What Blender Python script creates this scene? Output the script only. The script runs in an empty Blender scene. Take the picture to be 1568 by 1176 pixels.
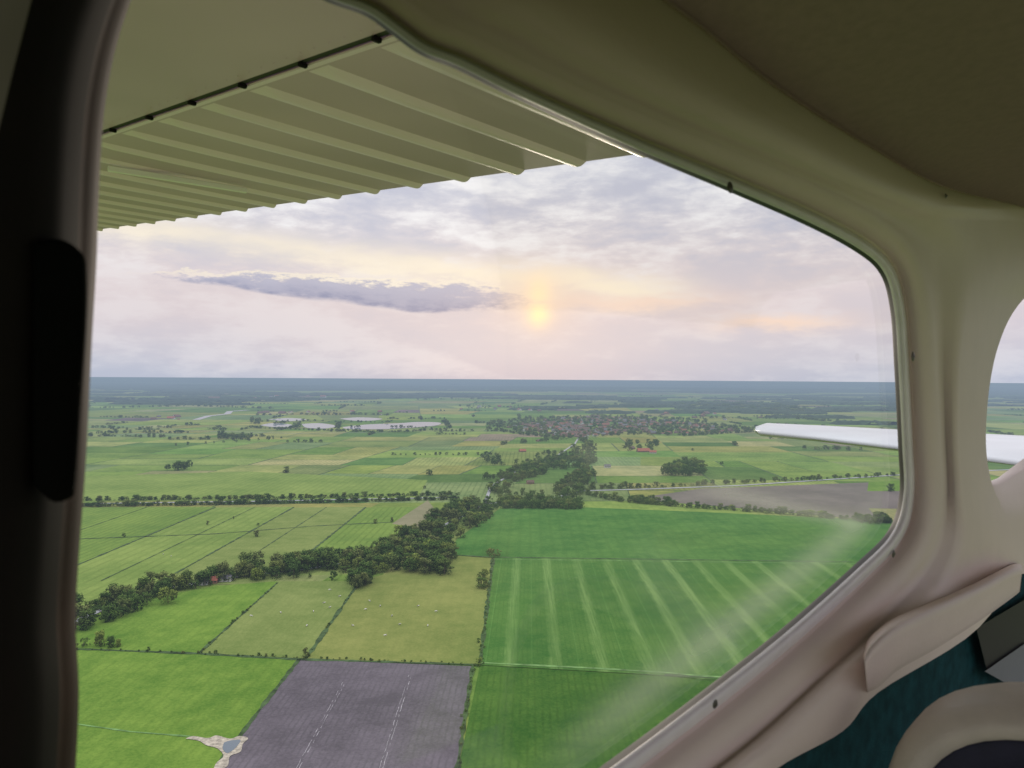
import bpy, math, random
import numpy as np
from mathutils import Vector, Matrix, noise as mnoise
random.seed(7); rng=np.random.default_rng(7)
S=bpy.context.scene
S.view_settings.view_transform='Standard'; S.view_settings.look='None'; S.view_settings.exposure=0
H=180.0; F=1162.0
# ------------------------------------------------------------ camera
p=10/1162; rho=.0065
fw=Vector((0,math.cos(p),-math.sin(p)))
r0=Vector((1,0,0)); u0=r0.cross(fw)
rt=r0*math.cos(rho)+u0*math.sin(rho); up=u0*math.cos(rho)-r0*math.sin(rho)
EYE=Vector((0,0,H))
cd=bpy.data.cameras.new('camera'); cam=bpy.data.objects.new('camera',cd); S.collection.objects.link(cam)
cam.matrix_world=Matrix(((rt.x,up.x,-fw.x,0),(rt.y,up.y,-fw.y,0),(rt.z,up.z,-fw.z,H),(0,0,0,1)))
cd.sensor_width=36; cd.lens=36*F/1568; cd.clip_start=.02; cd.clip_end=200000
cd.dof.use_dof=True; cd.dof.focus_distance=400; cd.dof.aperture_fstop=13
S.camera=cam
def ray(u,v): return fw*F+rt*(u-784)+up*(588-v)
def G(u,v,z=0):
    d=ray(u,v)
    t=-(H-z)/d.z
    return Vector((d.x*t,d.y*t,z))
def lin(r,g,b,k=1.0):
    f=lambda c:((c/255+.055)/1.055)**2.4 if c>10 else c/255/12.92
    return (f(r)*k,f(g)*k,f(b)*k,1)
# ------------------------------------------------------------ node helpers
class NT:
    def __init__(s,t): s.t=t; s.n=t.nodes; s.l=t.links
    def new(s,ty,**k):
        n=s.n.new(ty)
        for a,b in k.items(): setattr(n,a,b)
        return n
    def put(s,sock,v):
        if isinstance(v,bpy.types.NodeSocket): s.l.new(v,sock)
        else: sock.default_value=v
    def m(s,op,a,b=0.0,c=0.0,clamp=False):
        n=s.new('ShaderNodeMath',operation=op,use_clamp=clamp)
        s.put(n.inputs[0],a); s.put(n.inputs[1],b); s.put(n.inputs[2],c)
        return n.outputs[0]
    def mix(s,f,a,b,mode='MIX'):
        n=s.new('ShaderNodeMix',data_type='RGBA',blend_type=mode)
        s.put(n.inputs[0],f); s.put(n.inputs[6],a); s.put(n.inputs[7],b)
        return n.outputs[2]
    def noise(s,vec,scale,detail=4,rough=.55,dist=0):
        n=s.new('ShaderNodeTexNoise'); s.l.new(vec,n.inputs['Vector'])
        n.inputs['Scale'].default_value=scale; n.inputs['Detail'].default_value=detail
        n.inputs['Roughness'].default_value=rough; n.inputs['Distortion'].default_value=dist
        return n.outputs[0]
    def rng(s,v,a,b,c=0.0,d=1.0,smooth=False):
        n=s.new('ShaderNodeMapRange'); n.interpolation_type='SMOOTHSTEP' if smooth else 'LINEAR'
        s.put(n.inputs[0],v); 
        for i,x in enumerate((a,b,c,d)): s.put(n.inputs[i+1],x)
        return n.outputs[0]
    def scale(s,vec,x,y,z):
        n=s.new('ShaderNodeMapping'); s.l.new(vec,n.inputs[0]); n.inputs['Scale'].default_value=(x,y,z); return n.outputs[0]
    def pos(s): return s.new('ShaderNodeNewGeometry').outputs['Position']
def mat(name):
    m=bpy.data.materials.new(name); m.use_nodes=True; t=NT(m.node_tree)
    b=m.node_tree.nodes['Principled BSDF']; o=m.node_tree.nodes['Material Output']
    return m,t,b,o
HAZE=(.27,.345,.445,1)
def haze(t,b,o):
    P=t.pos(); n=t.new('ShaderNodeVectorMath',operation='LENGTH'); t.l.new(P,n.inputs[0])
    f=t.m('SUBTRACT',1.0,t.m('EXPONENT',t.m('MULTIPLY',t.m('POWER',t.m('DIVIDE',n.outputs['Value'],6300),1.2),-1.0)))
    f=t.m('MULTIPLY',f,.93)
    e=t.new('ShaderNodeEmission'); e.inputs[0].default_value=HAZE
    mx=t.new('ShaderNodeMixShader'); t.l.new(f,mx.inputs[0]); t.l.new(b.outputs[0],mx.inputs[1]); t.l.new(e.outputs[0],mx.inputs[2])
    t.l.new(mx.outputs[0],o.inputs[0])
def no_mis(m):
    try: m.cycles.emission_sampling='NONE'
    except Exception: pass
def diffuse_instead(t,b):
    d=t.new('ShaderNodeBsdfDiffuse'); 
    for l in list(t.l):
        if l.to_node==b and l.to_socket.name=='Base Color': t.l.new(l.from_socket,d.inputs[0])
    t.n.remove(b); return d
GK=(.82,.77,.80,1)
def field_mat(name,ca=None,cb=None,rows=0,rowk=0.0,stripe=None,attr=False,rowdir='x'):
    m,t,b,o=mat(name); P=t.pos(); no_mis(m)
    n1=t.noise(P,.011,3,.6); n2=t.noise(P,.07,2,.65); n3=t.noise(P,.6,2,.8)
    k=t.m('ADD',t.m('MULTIPLY',n1,.6),t.m('ADD',t.m('MULTIPLY',n2,.4),t.m('MULTIPLY',n3,.4)))
    f=t.rng(k,.56,.84)
    if attr:
        a=t.new('ShaderNodeAttribute',attribute_name='col')
        c=t.mix(f,t.mix(1.0,a.outputs['Color'],(.76,.80,.8,1),'MULTIPLY'),t.mix(1.0,a.outputs['Color'],(1.55,1.32,1.45,1),'MULTIPLY'))
        a2=t.new('ShaderNodeAttribute',attribute_name='rowk')
    else: c=t.mix(f,ca,cb)
    sp=t.new('ShaderNodeSeparateXYZ'); t.l.new(P,sp.inputs[0])
    xx=t.m('SUBTRACT',sp.outputs[0],t.m('MULTIPLY',sp.outputs[1],.023)) if rowdir=='x' else sp.outputs[1]
    if rows or attr:
        per=rows or 9.0
        w=t.m('SINE',t.m('MULTIPLY',t.m('ADD',xx,t.m('MULTIPLY',n2,1.5)),6.2832/per))
        w=t.m('MULTIPLY',t.rng(w,.2,1.0),t.rng(n2,.35,.65))
        c=t.mix(t.m('MULTIPLY',w,a2.outputs['Fac'] if attr else rowk),c,t.mix(1.0,c,(.45,.5,.45,1),'MULTIPLY'))
    if stripe:
        per,off,wd,scol,sk=stripe
        fr=t.m('ABSOLUTE',t.m('SUBTRACT',t.m('FRACT',t.m('DIVIDE',t.m('SUBTRACT',t.m('ADD',xx,t.m('MULTIPLY',n2,4.0)),off),per)),.5))
        w=t.rng(fr,wd,wd*.3,0,1,True)
        fi=t.noise(t.scale(P,1.0,.02,1),1.0,3,.75); fj=t.noise(t.scale(P,.06,.004,1),1.0,2,.6)
        w=t.m('MULTIPLY',w,t.m('MULTIPLY',t.rng(fi,.32,.62,.15,1.0),t.rng(fj,.35,.6,.45,1)))
        c=t.mix(t.m('MULTIPLY',w,sk),c,scol)
        fr2=t.m('ABSOLUTE',t.m('SUBTRACT',t.m('FRACT',t.m('DIVIDE',t.m('SUBTRACT',xx,off+per*.42),per)),.5))
        c=t.mix(t.m('MULTIPLY',t.rng(fr2,.02,.008),.5),c,t.mix(1.0,c,(1.5,1.4,1.6,1),'MULTIPLY'))
    c=t.mix(1.0,c,GK,'MULTIPLY')
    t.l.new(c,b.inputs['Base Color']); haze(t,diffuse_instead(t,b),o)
    return m
def plain(name,col,rough=.6,spec=.3,nscale=None,nk=.2,bump=0,hz=False,metal=0,tone=None):
    m,t,b,o=mat(name); no_mis(m); b.inputs['Roughness'].default_value=rough; b.inputs['Specular IOR Level'].default_value=spec
    b.inputs['Metallic'].default_value=metal
    b.inputs['Base Color'].default_value=col
    if nscale:
        P=t.pos(); 
        if not hz:
            tc=t.new('ShaderNodeTexCoord'); P=tc.outputs['Object']
            sb=t.new('ShaderNodeVectorMath',operation='SUBTRACT'); t.l.new(P,sb.inputs[0]); sb.inputs[1].default_value=(0,0,H); P=sb.outputs[0]
        n=t.noise(P,nscale,2,.6)
        c=t.mix(t.rng(n,.3,.7),tuple(x*(1-nk) for x in col[:3])+(1,),tuple(min(1,x*(1+nk)) for x in col[:3])+(1,))
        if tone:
            a=t.new('ShaderNodeAttribute',attribute_name='painted_shade'); c=t.mix(a.outputs['Fac'],c,tone)
        t.l.new(c,b.inputs['Base Color'])
        if bump:
            bp=t.new('ShaderNodeBump'); bp.inputs['Distance'].default_value=bump; bp.inputs['Strength'].default_value=.5
            t.l.new(t.noise(P,nscale*12,1),bp.inputs['Height']); t.l.new(bp.outputs[0],b.inputs['Normal'])
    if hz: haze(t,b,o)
    return m
# ------------------------------------------------------------ mesh helpers
def obj(name,verts,faces,mats,mi=None,parent=None,smooth=False,link=True):
    me=bpy.data.meshes.new(name); me.from_pydata([tuple(v) for v in verts],[],faces)
    for m in (mats if isinstance(mats,(list,tuple)) else [mats]): me.materials.append(m)
    if mi is not None: me.polygons.foreach_set('material_index',mi)
    if smooth: me.polygons.foreach_set('use_smooth',[True]*len(me.polygons))
    me.update(); ob=bpy.data.objects.new(name,me)
    if link: S.collection.objects.link(ob)
    if parent: ob.parent=parent
    return ob
def empty(name):
    e=bpy.data.objects.new(name,None); e.empty_display_size=.1; S.collection.objects.link(e); return e
def gpoly(name,px,z,m,parent=None):
    return obj(name,[G(u,v,z) for u,v in px],[list(range(len(px)))[::-1]],m,parent=parent)
def strip(path,w,z,verts,faces,jit=0):
    n=len(path); b=len(verts)
    for i,q in enumerate(path):
        a=path[max(0,i-1)]; c=path[min(n-1,i+1)]
        d=(c-a); d.z=0; d.normalize(); nn=Vector((-d.y,d.x,0)); ww=w/2*(1+random.uniform(-jit,jit))
        verts+= [Vector((q.x,q.y,z))+nn*ww, Vector((q.x,q.y,z))-nn*ww]
    for i in range(n-1): faces.append((b+2*i,b+2*i+1,b+2*i+3,b+2*i+2))
def dens(px,step=15):
    pts=[G(*q) for q in px]; out=[]
    for a,b in zip(pts[:-1],pts[1:]):
        k=max(1,int((b-a).length/step))
        for i in range(k): out.append(a.lerp(b,i/k))
    out.append(pts[-1]); return out
def catmull(pts,sub):
    P=[pts[0]]+list(pts)+[pts[-1]]; out=[]
    for i in range(1,len(P)-2):
        a,b,c,d=[np.array(x,float) for x in P[i-1:i+3]]
        for k in range(sub):
            t=k/sub; out.append(.5*((2*b)+(-a+c)*t+(2*a-5*b+4*c-d)*t*t+(-a+3*b-3*c+d)*t**3))
    out.append(np.array(P[-2],float)); return out
# ------------------------------------------------------------ world
SAZ,SEL=.033,.083
w=bpy.data.worlds.new('World'); S.world=w; w.use_nodes=True; t=NT(w.node_tree)
for n in list(t.n): t.n.remove(n)
tc=t.new('ShaderNodeTexCoord'); D=tc.outputs['Generated']
sp=t.new('ShaderNodeSeparateXYZ'); t.l.new(D,sp.inputs[0])
az=t.m('ARCTAN2',sp.outputs[0],sp.outputs[1]); el=t.m('ARCSINE',sp.outputs[2])
cv=t.new('ShaderNodeCombineXYZ'); t.l.new(az,cv.inputs[0]); t.l.new(t.m('MULTIPLY',el,3.0),cv.inputs[1])
V=cv.outputs[0]
nA=t.noise(V,3.2,4,.6); nB=t.noise(V,9.0,6,.64); nC=t.noise(V,36.0,4,.68)
ew=t.m('ADD',el,t.m('MULTIPLY',t.m('SUBTRACT',nA,.5),.05))
cr=t.new('ShaderNodeValToRGB'); t.l.new(t.m('DIVIDE',ew,.5),cr.inputs[0])
cr.color_ramp.interpolation='B_SPLINE'
st=[(0,(182,193,214)),(.05,(203,205,220)),(.14,(220,209,216)),(.24,(230,216,218)),(.36,(228,222,227)),(.5,(220,223,234)),(.65,(233,234,242)),(1,(226,230,239))]
e=cr.color_ramp.elements; e[0].position=0; e[0].color=lin(*st[0][1]); e[1].position=1; e[1].color=lin(*st[-1][1])
for q,c in st[1:-1]: x=e.new(q); x.color=lin(*c)
col=cr.outputs[0]
bil=t.m('ADD',t.m('MULTIPLY',nA,.5),t.m('MULTIPLY',nB,.5))
upm=t.rng(el,.09,.2,0.25,1.0,True)
col=t.mix(t.m('MULTIPLY',t.rng(bil,.52,.40,0,1,True),t.m('MULTIPLY',upm,.7)),col,lin(190,194,214))
col=t.mix(t.m('MULTIPLY',t.rng(bil,.47,.58,0,1,True),t.m('MULTIPLY',upm,.9)),col,lin(252,251,253))
def gauss(a,c,s): 
    q=t.m('DIVIDE',t.m('SUBTRACT',a,c),s); return t.m('EXPONENT',t.m('MULTIPLY',t.m('MULTIPLY',q,q),-1.0))
elw=t.m('ADD',el,t.m('MULTIPLY',t.m('SUBTRACT',nB,.5),.05))
cen=t.m('SUBTRACT',.132,t.m('MULTIPLY',az,.09))
cm=t.m('MULTIPLY',gauss(t.m('SUBTRACT',elw,cen),0.0,.018),t.rng(az,.14,.28,1,0,True))
cm=t.m('MULTIPLY',cm,t.rng(nA,.35,.55,.6,1))
col=t.mix(t.m('MULTIPLY',cm,.95),col,lin(255,243,222))
pm=t.m('MULTIPLY',gauss(elw,.070,.010),gauss(az,.34,.075)); col=t.mix(t.m('MULTIPLY',pm,.8),col,lin(255,224,202))
pm=t.m('MULTIPLY',gauss(elw,.098,.010),gauss(az,.16,.11)); col=t.mix(t.m('MULTIPLY',pm,.7),col,lin(255,226,208))
# dark elongated cloud
a1=t.m('DIVIDE',t.m('ADD',az,.20),.225)
thk=t.rng(az,-.42,-.06,.010,.022)
b1=t.m('DIVIDE',t.m('SUBTRACT',t.m('ADD',el,t.m('MULTIPLY',t.m('SUBTRACT',nB,.5),.045)),t.m('SUBTRACT',.107,t.m('MULTIPLY',t.m('ADD',az,.185),.045))),thk)
q=t.m('ADD',t.m('MULTIPLY',a1,a1),t.m('MULTIPLY',b1,b1))
q=t.m('ADD',q,t.m('MULTIPLY',t.m('SUBTRACT',nC,.5),2.0))
dm=t.rng(q,1.15,.45,0,1,True)
core=t.rng(b1,.5,-.9,0,1,True)
dcol=t.mix(core,lin(188,188,208),lin(144,150,182))
edge_=t.m('MULTIPLY',t.rng(q,1.9,1.2,0,1,True),t.rng(b1,.2,.9,0,.7,True)); col=t.mix(edge_,col,lin(255,244,224))
col=t.mix(t.m('MULTIPLY',dm,.95),col,t.mix(t.rng(nC,.4,.7),dcol,lin(178,178,200)))
# veiled sun
g1=t.m('MULTIPLY',gauss(az,SAZ,.05),gauss(el,SEL+.018,.038)); col=t.mix(t.m('MULTIPLY',g1,.65),col,lin(255,226,200))
g2=t.m('MULTIPLY',gauss(az,SAZ+.0015,.0135),t.m('MAXIMUM',gauss(el,SEL,.0145),t.m('MULTIPLY',gauss(el,SEL+.028,.018),.5)))
g2=t.m('MULTIPLY',t.m('POWER',g2,.8),t.rng(nC,.3,.55,.8,1)); col=t.mix(g2,col,(1.3,.98,.56,1))
bg1=t.new('ShaderNodeBackground'); t.l.new(col,bg1.inputs[0]); t.l.new(t.rng(el,.31,.5,1.0,1.7),bg1.inputs[1])
bg3=t.new('ShaderNodeBackground'); bg3.inputs[0].default_value=lin(222,223,230); t.l.new(t.rng(el,.5,1.2,1.7,3.0),bg3.inputs[1])
sw=t.new('ShaderNodeMixShader'); t.l.new(t.m('GREATER_THAN',el,.5),sw.inputs[0]); t.l.new(bg1.outputs[0],sw.inputs[1]); t.l.new(bg3.outputs[0],sw.inputs[2])
sky=t.new('ShaderNodeTexSky',sky_type='NISHITA'); sky.sun_disc=False; sky.sun_elevation=math.radians(4.9); sky.sun_rotation=SAZ
bg2=t.new('ShaderNodeBackground'); t.l.new(sky.outputs[0],bg2.inputs[0]); bg2.inputs[1].default_value=.1
mx=t.new('ShaderNodeMixShader'); mx.inputs[0].default_value=.96
t.l.new(bg2.outputs[0],mx.inputs[1]); t.l.new(sw.outputs[0],mx.inputs[2])
wo=t.new('ShaderNodeOutputWorld'); t.l.new(mx.outputs[0],wo.inputs[0])
w.cycles.sampling_method='MANUAL'; w.cycles.sample_map_resolution=256
sl=bpy.data.lights.new('sun','SUN'); sl.energy=1.0; sl.angle=math.radians(10); sl.color=(1,.86,.7)
so=bpy.data.objects.new('sun',sl); S.collection.objects.link(so)
sd=Vector((math.sin(SAZ)*math.cos(.085),math.cos(SAZ)*math.cos(.085),math.sin(.085)))
so.rotation_euler=sd.to_track_quat('Z','Y').to_euler(); so.location=(0,50,H+30)

# ------------------------------------------------------------ ground sheet
gm,t,b,o=mat('ground_far'); no_mis(gm); P=t.pos()
n=t.noise(t.scale(P,.35,1,1),.0009,5,.68); n2=t.noise(P,.004,3,.6)
c=t.mix(t.rng(n,.47,.54),(.025,.04,.032,1),t.mix(n2,(.07,.12,.04,1),(.14,.19,.065,1)))
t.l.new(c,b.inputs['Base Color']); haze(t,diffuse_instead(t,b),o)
R=70000; vs=[Vector((0,0,0))]+[Vector((R*math.cos(a),R*math.sin(a),0)) for a in np.linspace(0,2*math.pi,97)[:-1]]
obj('ground',vs,[(0,i+1,(i+1)%96+1) for i in range(96)],gm)
# patchwork of fields
GREEN=[(.16,.26,.055),(.18,.28,.055),(.11,.22,.04),(.20,.28,.07),(.22,.28,.08),(.09,.18,.04),(.15,.24,.08),(.19,.30,.06),(.25,.29,.11),(.12,.22,.04),(.19,.26,.08),(.23,.27,.07)]
BROWN=[(.15,.13,.11),(.22,.2,.12)]
V_=[];Fc=[];C_=[];RK=[];edges=[]
def bsp(q,d):
    a,b,c,e=q; ctr=(a+b+c+e)/4; L1=((b-a).length+(e-c).length)/2; L2=((c-b).length+(a-e).length)/2
    dist=math.hypot(ctr.x,ctr.y)
    if dist<3000: mx_=(150,380)
    else: mx_=(150+dist*.03,400+dist*.06)
    lo,hi=min(L1,L2),max(L1,L2)
    if (lo<mx_[0]*random.uniform(.6,1.5) and hi<mx_[1]*random.uniform(.7,1.6)) or d>14:
        k=len(V_); V_.extend([a,b,c,e]); Fc.append((k,k+1,k+2,k+3))
        pc=random.choice(GREEN) if (random.random()>.05 or dist<1800) else random.choice(BROWN)
        j=random.uniform(.8,1.12); C_.append((pc[0]*j*random.uniform(.92,1.08),pc[1]*j,pc[2]*j)); RK.append(random.choice([0,.2,.5,.8,.9]))
        edges.append((a,b)); edges.append((b,c)); return
    tt=random.uniform(.36,.64); jt=random.uniform(-.06,.06)*(1 if dist<3000 else 2.2)
    if (L1>L2*1.0 and not(lo<mx_[0] and L1==lo)) :
        m1=a.lerp(b,tt); m2=e.lerp(c,tt+jt); bsp((a,m1,m2,e),d+1); bsp((m1,b,c,m2),d+1)
    else:
        m1=b.lerp(c,tt); m2=a.lerp(e,tt+jt); bsp((a,b,m1,m2),d+1); bsp((m2,m1,c,e),d+1)
r_=math.radians(-1.3)
def rp(x,y): return Vector((x*math.cos(r_)-y*math.sin(r_),x*math.sin(r_)+y*math.cos(r_),.06))
bsp((rp(-11000,-1500),rp(12000,-1500),rp(13000,12500),rp(-12000,13500)),0)
pf=obj('field_patchwork',V_,Fc,field_mat('field_patchwork',attr=True))
at=pf.data.color_attributes.new('col','FLOAT_COLOR','CORNER')
arr=np.ones((len(Fc)*4,4)); arr[:,:3]=np.repeat(np.array(C_),4,axis=0); at.data.foreach_set('color',arr.ravel())
ra=pf.data.attributes.new('rowk','FLOAT','FACE'); ra.data.foreach_set('value',RK)
dv=[];df=[]; 
for a,b2 in edges:
    c=(a+b2)/2; dist=math.hypot(c.x,c.y)
    if c.y<-300 or dist>7000 or random.random()<.3: continue
    if c.y<1000: continue
    strip([a,b2],random.choice([1.2,2,3])+dist*.0004,.16,dv,df)
ditch_m=plain('ditch_vegetation',(.045,.075,.027,1),1,.1,.12,.6,hz=True)
obj('drainage_ditch_network',dv,df,ditch_m)
# ------------------------------------------------------------ foreground fields
pa=field_mat('pasture_bright',(.09,.19,.026,1),(.19,.31,.05,1),7,.25)
pb=field_mat('pasture_grazed',(.14,.205,.05,1),(.23,.29,.085,1),5,.15)
pb2=field_mat('pasture_grazed_warm',(.155,.205,.05,1),(.25,.285,.08,1),9,.12)
pc=field_mat('pasture_mid',(.145,.23,.05,1),(.24,.33,.08,1),11,.45)
pc2=field_mat('pasture_mid_dark',(.12,.21,.042,1),(.20,.30,.06,1),8,.6)
cr1=field_mat('crop_green',(.05,.15,.03,1),(.11,.24,.05,1),12,.25)
cr2=field_mat('crop_dark',(.035,.11,.017,1),(.09,.19,.032,1),4,.4)
crs=field_mat('crop_striped',(.05,.148,.027,1),(.105,.22,.045,1),stripe=(29.3,G(785,1010).x-.023*G(785,1010).y-14.6,.20,(.21,.35,.10,1),.8),rows=3.2,rowk=.3)
plo=field_mat('ploughed_soil',(.10,.092,.098,1),(.17,.155,.168,1),3.4,.35)
brn=field_mat('bare_soil',(.15,.135,.115,1),(.22,.195,.165,1),6,.3,rowdir='y')
rough=field_mat('rough_grass',(.19,.2,.1,1),(.27,.26,.15,1))
def X(U,v): return 810-(810-U)*(v-578)/200
for i,(U0,U1,mm,lo) in enumerate([(-700,120,pc,990),(120,330,pc2,960),(330,450,pc,930),(450,560,pb,895),(560,660,pc2,870)]):
    gpoly('pasture',[(X(U0,778),777),(X(U1,778),776),(X(U1,lo),lo),(X(U0,lo),lo)],.24+.02*i,mm)
gpoly('pasture',[(-700,772),(120,768),(400,766),(640,762),(655,735),(380,722),(100,730),(-700,740)],.22,pc)
gpoly('pasture',[(600,802),(655,766),(670,785),(640,808)],.38,rough)
gpoly('pasture',[(20,980),(110,955),(200,922),(330,897),(425,890),(304,1002),(10,992)],.40,pa)
gpoly('pasture',[(425,890),(550,890),(470,1008),(304,1002)],.42,pb)
gpoly('pasture',[(550,890),(600,876),(690,850),(755,855),(747,920),(735,1018),(470,1008)],.44,pb2)
gpoly('pasture',[(-600,992),(10,992),(304,1002),(458,1011),(340,1165),(230,1320),(-600,1320)],.46,pa)
gpoly('crop_field',[(700,825),(765,779),(900,777),(1100,785),(1420,800),(1900,815),(1900,868),(1290,861),(757,854),(685,850)],.48,cr1)
gpoly('crop_field',[(757,854),(1290,861),(1900,868),(1900,1075),(1080,1040),(1018,1034),(735,1018)],.50,crs)
gpoly('crop_field',[(735,1019),(1018,1035),(1080,1041),(1900,1076),(2300,1700),(600,1700),(697,1200)],.52,cr2)
gpoly('ploughed_field',[(458,1010),(724,1020),(697,1200),(660,1500),(-30,1700),(200,1370),(340,1165)],.54,plo)
gpoly('ploughed_field',[(1075,748),(1375,737),(1700,727),(1700,785),(1330,778),(1345,797),(1120,777),(965,764)],.34,brn)
gpoly('pasture',[(1330,738),(1700,725),(1700,750),(1328,752)],.37,pa)
dv=[];df=[]
for pth,wd in [([(10,992),(150,996),(304,1002),(458,1011),(600,1015),(735,1019)],2.6),([(304,1002),(365,947),(425,893)],1.8),([(470,1008),(510,950),(548,895)],2.6),
    ([(735,1019),(747,920),(755,855)],3),([(458,1011),(400,1085),(340,1165)],2.2),([(724,1020),(697,1200)],2.0),([(685,850),(757,854),(1290,861),(1600,866)],2.4),
    ([(X(120,778),778),(X(120,940),940)],2),([(X(330,778),777),(X(330,930),930)],2.4),([(X(450,778),777),(X(450,900),900)],2),([(X(560,778),777),(X(560,870),870)],2.4),
    ([(X(225,778),777),(X(225,900),900)],1.2),([(X(500,778),777),(X(500,880),880)],1.2),([(X(390,778),777),(X(390,890),890)],1),
    ([(115,826),(330,818),(480,806),(600,800)],2.2),([(1018,1035),(1300,1049),(1600,1062)],2.4)]:
    strip(dens(pth,6),wd,.60,dv,df,.65)
obj('field_margin',dv,df,ditch_m)
dv=[];df=[]
for pth,wd in [([(735,1016),(900,1024),(1018,1031),(1080,1037),(1500,1056)],2.0),([(757,857),(1290,864),(1600,868)],1.4),([(115,1110),(200,1122),(300,1130)],1.2)]:
    strip(dens(pth,8),wd,.64,dv,df,.5)
obj('grass_track',dv,df,plain('track_grass',(.13,.23,.075,1),1,.05,.15,.4,hz=True))
dv=[];df=[]
for pth in [[(527,1046),(500,1096),(455,1180)],[(628,1035),(608,1100),(583,1180)]]:
    pts=dens(pth,3)
    for o_ in (-.75,.75):
        seg=[]
        for q in pts:
            seg.append(q+Vector((o_+random.uniform(-.2,.2),0,0)))
            if random.random()<.3:
                if len(seg)>1: strip(seg,.24,.62,dv,df,.8)
                seg=[]
        if len(seg)>1: strip(seg,.25,.62,dv,df,.5)
obj('tramline',dv,df,plain('tramline_soil',(.27,.25,.26,1),1,.05,.3,.4,hz=True))
road_m=plain('road_asphalt',(.28,.28,.29,1),.9,.2,.05,.2,hz=True)
dv=[];df=[]
for pth,wd in [([(-300,776),(120,772),(400,768),(700,762)],7),([(895,752),(1000,749),(1130,744),(1370,728),(1700,712)],9),
    ([(60,985),(125,948),(180,925),(250,903),(330,889),(380,882),(470,872),(545,860),(620,835),(690,800),(742,772),(752,745),(790,722),(850,700),(880,680),(890,664)],5),
    ([(742,772),(850,762),(895,752)],6),([(140,668),(300,660),(450,664),(600,662)],4)]:
    strip(dens(pth,30),wd,.70,dv,df)
obj('road',dv,df,road_m)
# water
wm,t,b,o=mat('water'); no_mis(wm); b.inputs['Base Color'].default_value=(.10,.12,.14,1); b.inputs['Roughness'].default_value=.08; b.inputs['IOR'].default_value=1.333
bp=t.new('ShaderNodeBump'); bp.inputs['Strength'].default_value=.12; t.l.new(t.noise(t.pos(),.5,2),bp.inputs['Height']); t.l.new(bp.outputs[0],b.inputs['Normal']); 
haze(t,b,o)
def blob(px): return [tuple(q) for q in catmull(px+[px[0]],5)[:-1]]
for px in [[(524,654),(560,650),(610,648),(640,646),(673,647),(670,651),(640,654),(590,657),(535,657)],[(398,651),(415,648),(440,649),(452,653),(420,654)],
           [(462,649),(490,648),(515,652),(500,656),(470,655)],[(520,641),(550,639),(585,641),(570,644),(540,644)],[(410,642),(440,640),(470,642),(440,645)]]:
    gpoly('lake',blob(px),.75,wm)
dv=[];df=[]; strip(dens([(300,643),(320,637),(348,634),(352,630),(380,628)],60),30,.75,dv,df); strip(dens([(1085,604),(1200,606)],90),70,.75,dv,df); obj('river',dv,df,wm)
gpoly('sand_bank',blob([(284,1131),(296,1127),(318,1130),(332,1126),(352,1131),(366,1127),(380,1130),(372,1139),(368,1151),(352,1158),(349,1172),(336,1180),(322,1196),(330,1170),(342,1158),(333,1146),(316,1141),(304,1134)]),.72,plain('sand',(.33,.29,.23,1),1,.1,.5,.4,hz=True))
gpoly('pond',blob([(343,1137),(352,1134),(368,1133),(364,1141),(356,1149),(347,1153),(341,1146)]),.80,wm)

# ------------------------------------------------------------ trees
leaf,t,b,o=mat('leaves'); no_mis(leaf)
oi=t.new('ShaderNodeObjectInfo'); a=t.new('ShaderNodeAttribute',attribute_name='shade')
cr=t.new('ShaderNodeValToRGB'); t.l.new(oi.outputs['Random'],cr.inputs[0])
cr.color_ramp.elements[0].color=(.038,.068,.022,1); cr.color_ramp.elements[1].color=(.13,.17,.04,1)
x=cr.color_ramp.elements.new(.5); x.color=(.058,.098,.026,1); x=cr.color_ramp.elements.new(.8); x.color=(.09,.105,.042,1)
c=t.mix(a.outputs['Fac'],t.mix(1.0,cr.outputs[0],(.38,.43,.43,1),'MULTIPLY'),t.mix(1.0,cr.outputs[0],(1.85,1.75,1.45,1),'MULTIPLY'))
t.l.new(c,b.inputs['Base Color']); haze(t,diffuse_instead(t,b),o)
bark=plain('bark',(.09,.07,.05,1),.95,.1,2,.3,hz=True)
protos=bpy.data.collections.new('tree_prototypes')
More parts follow.
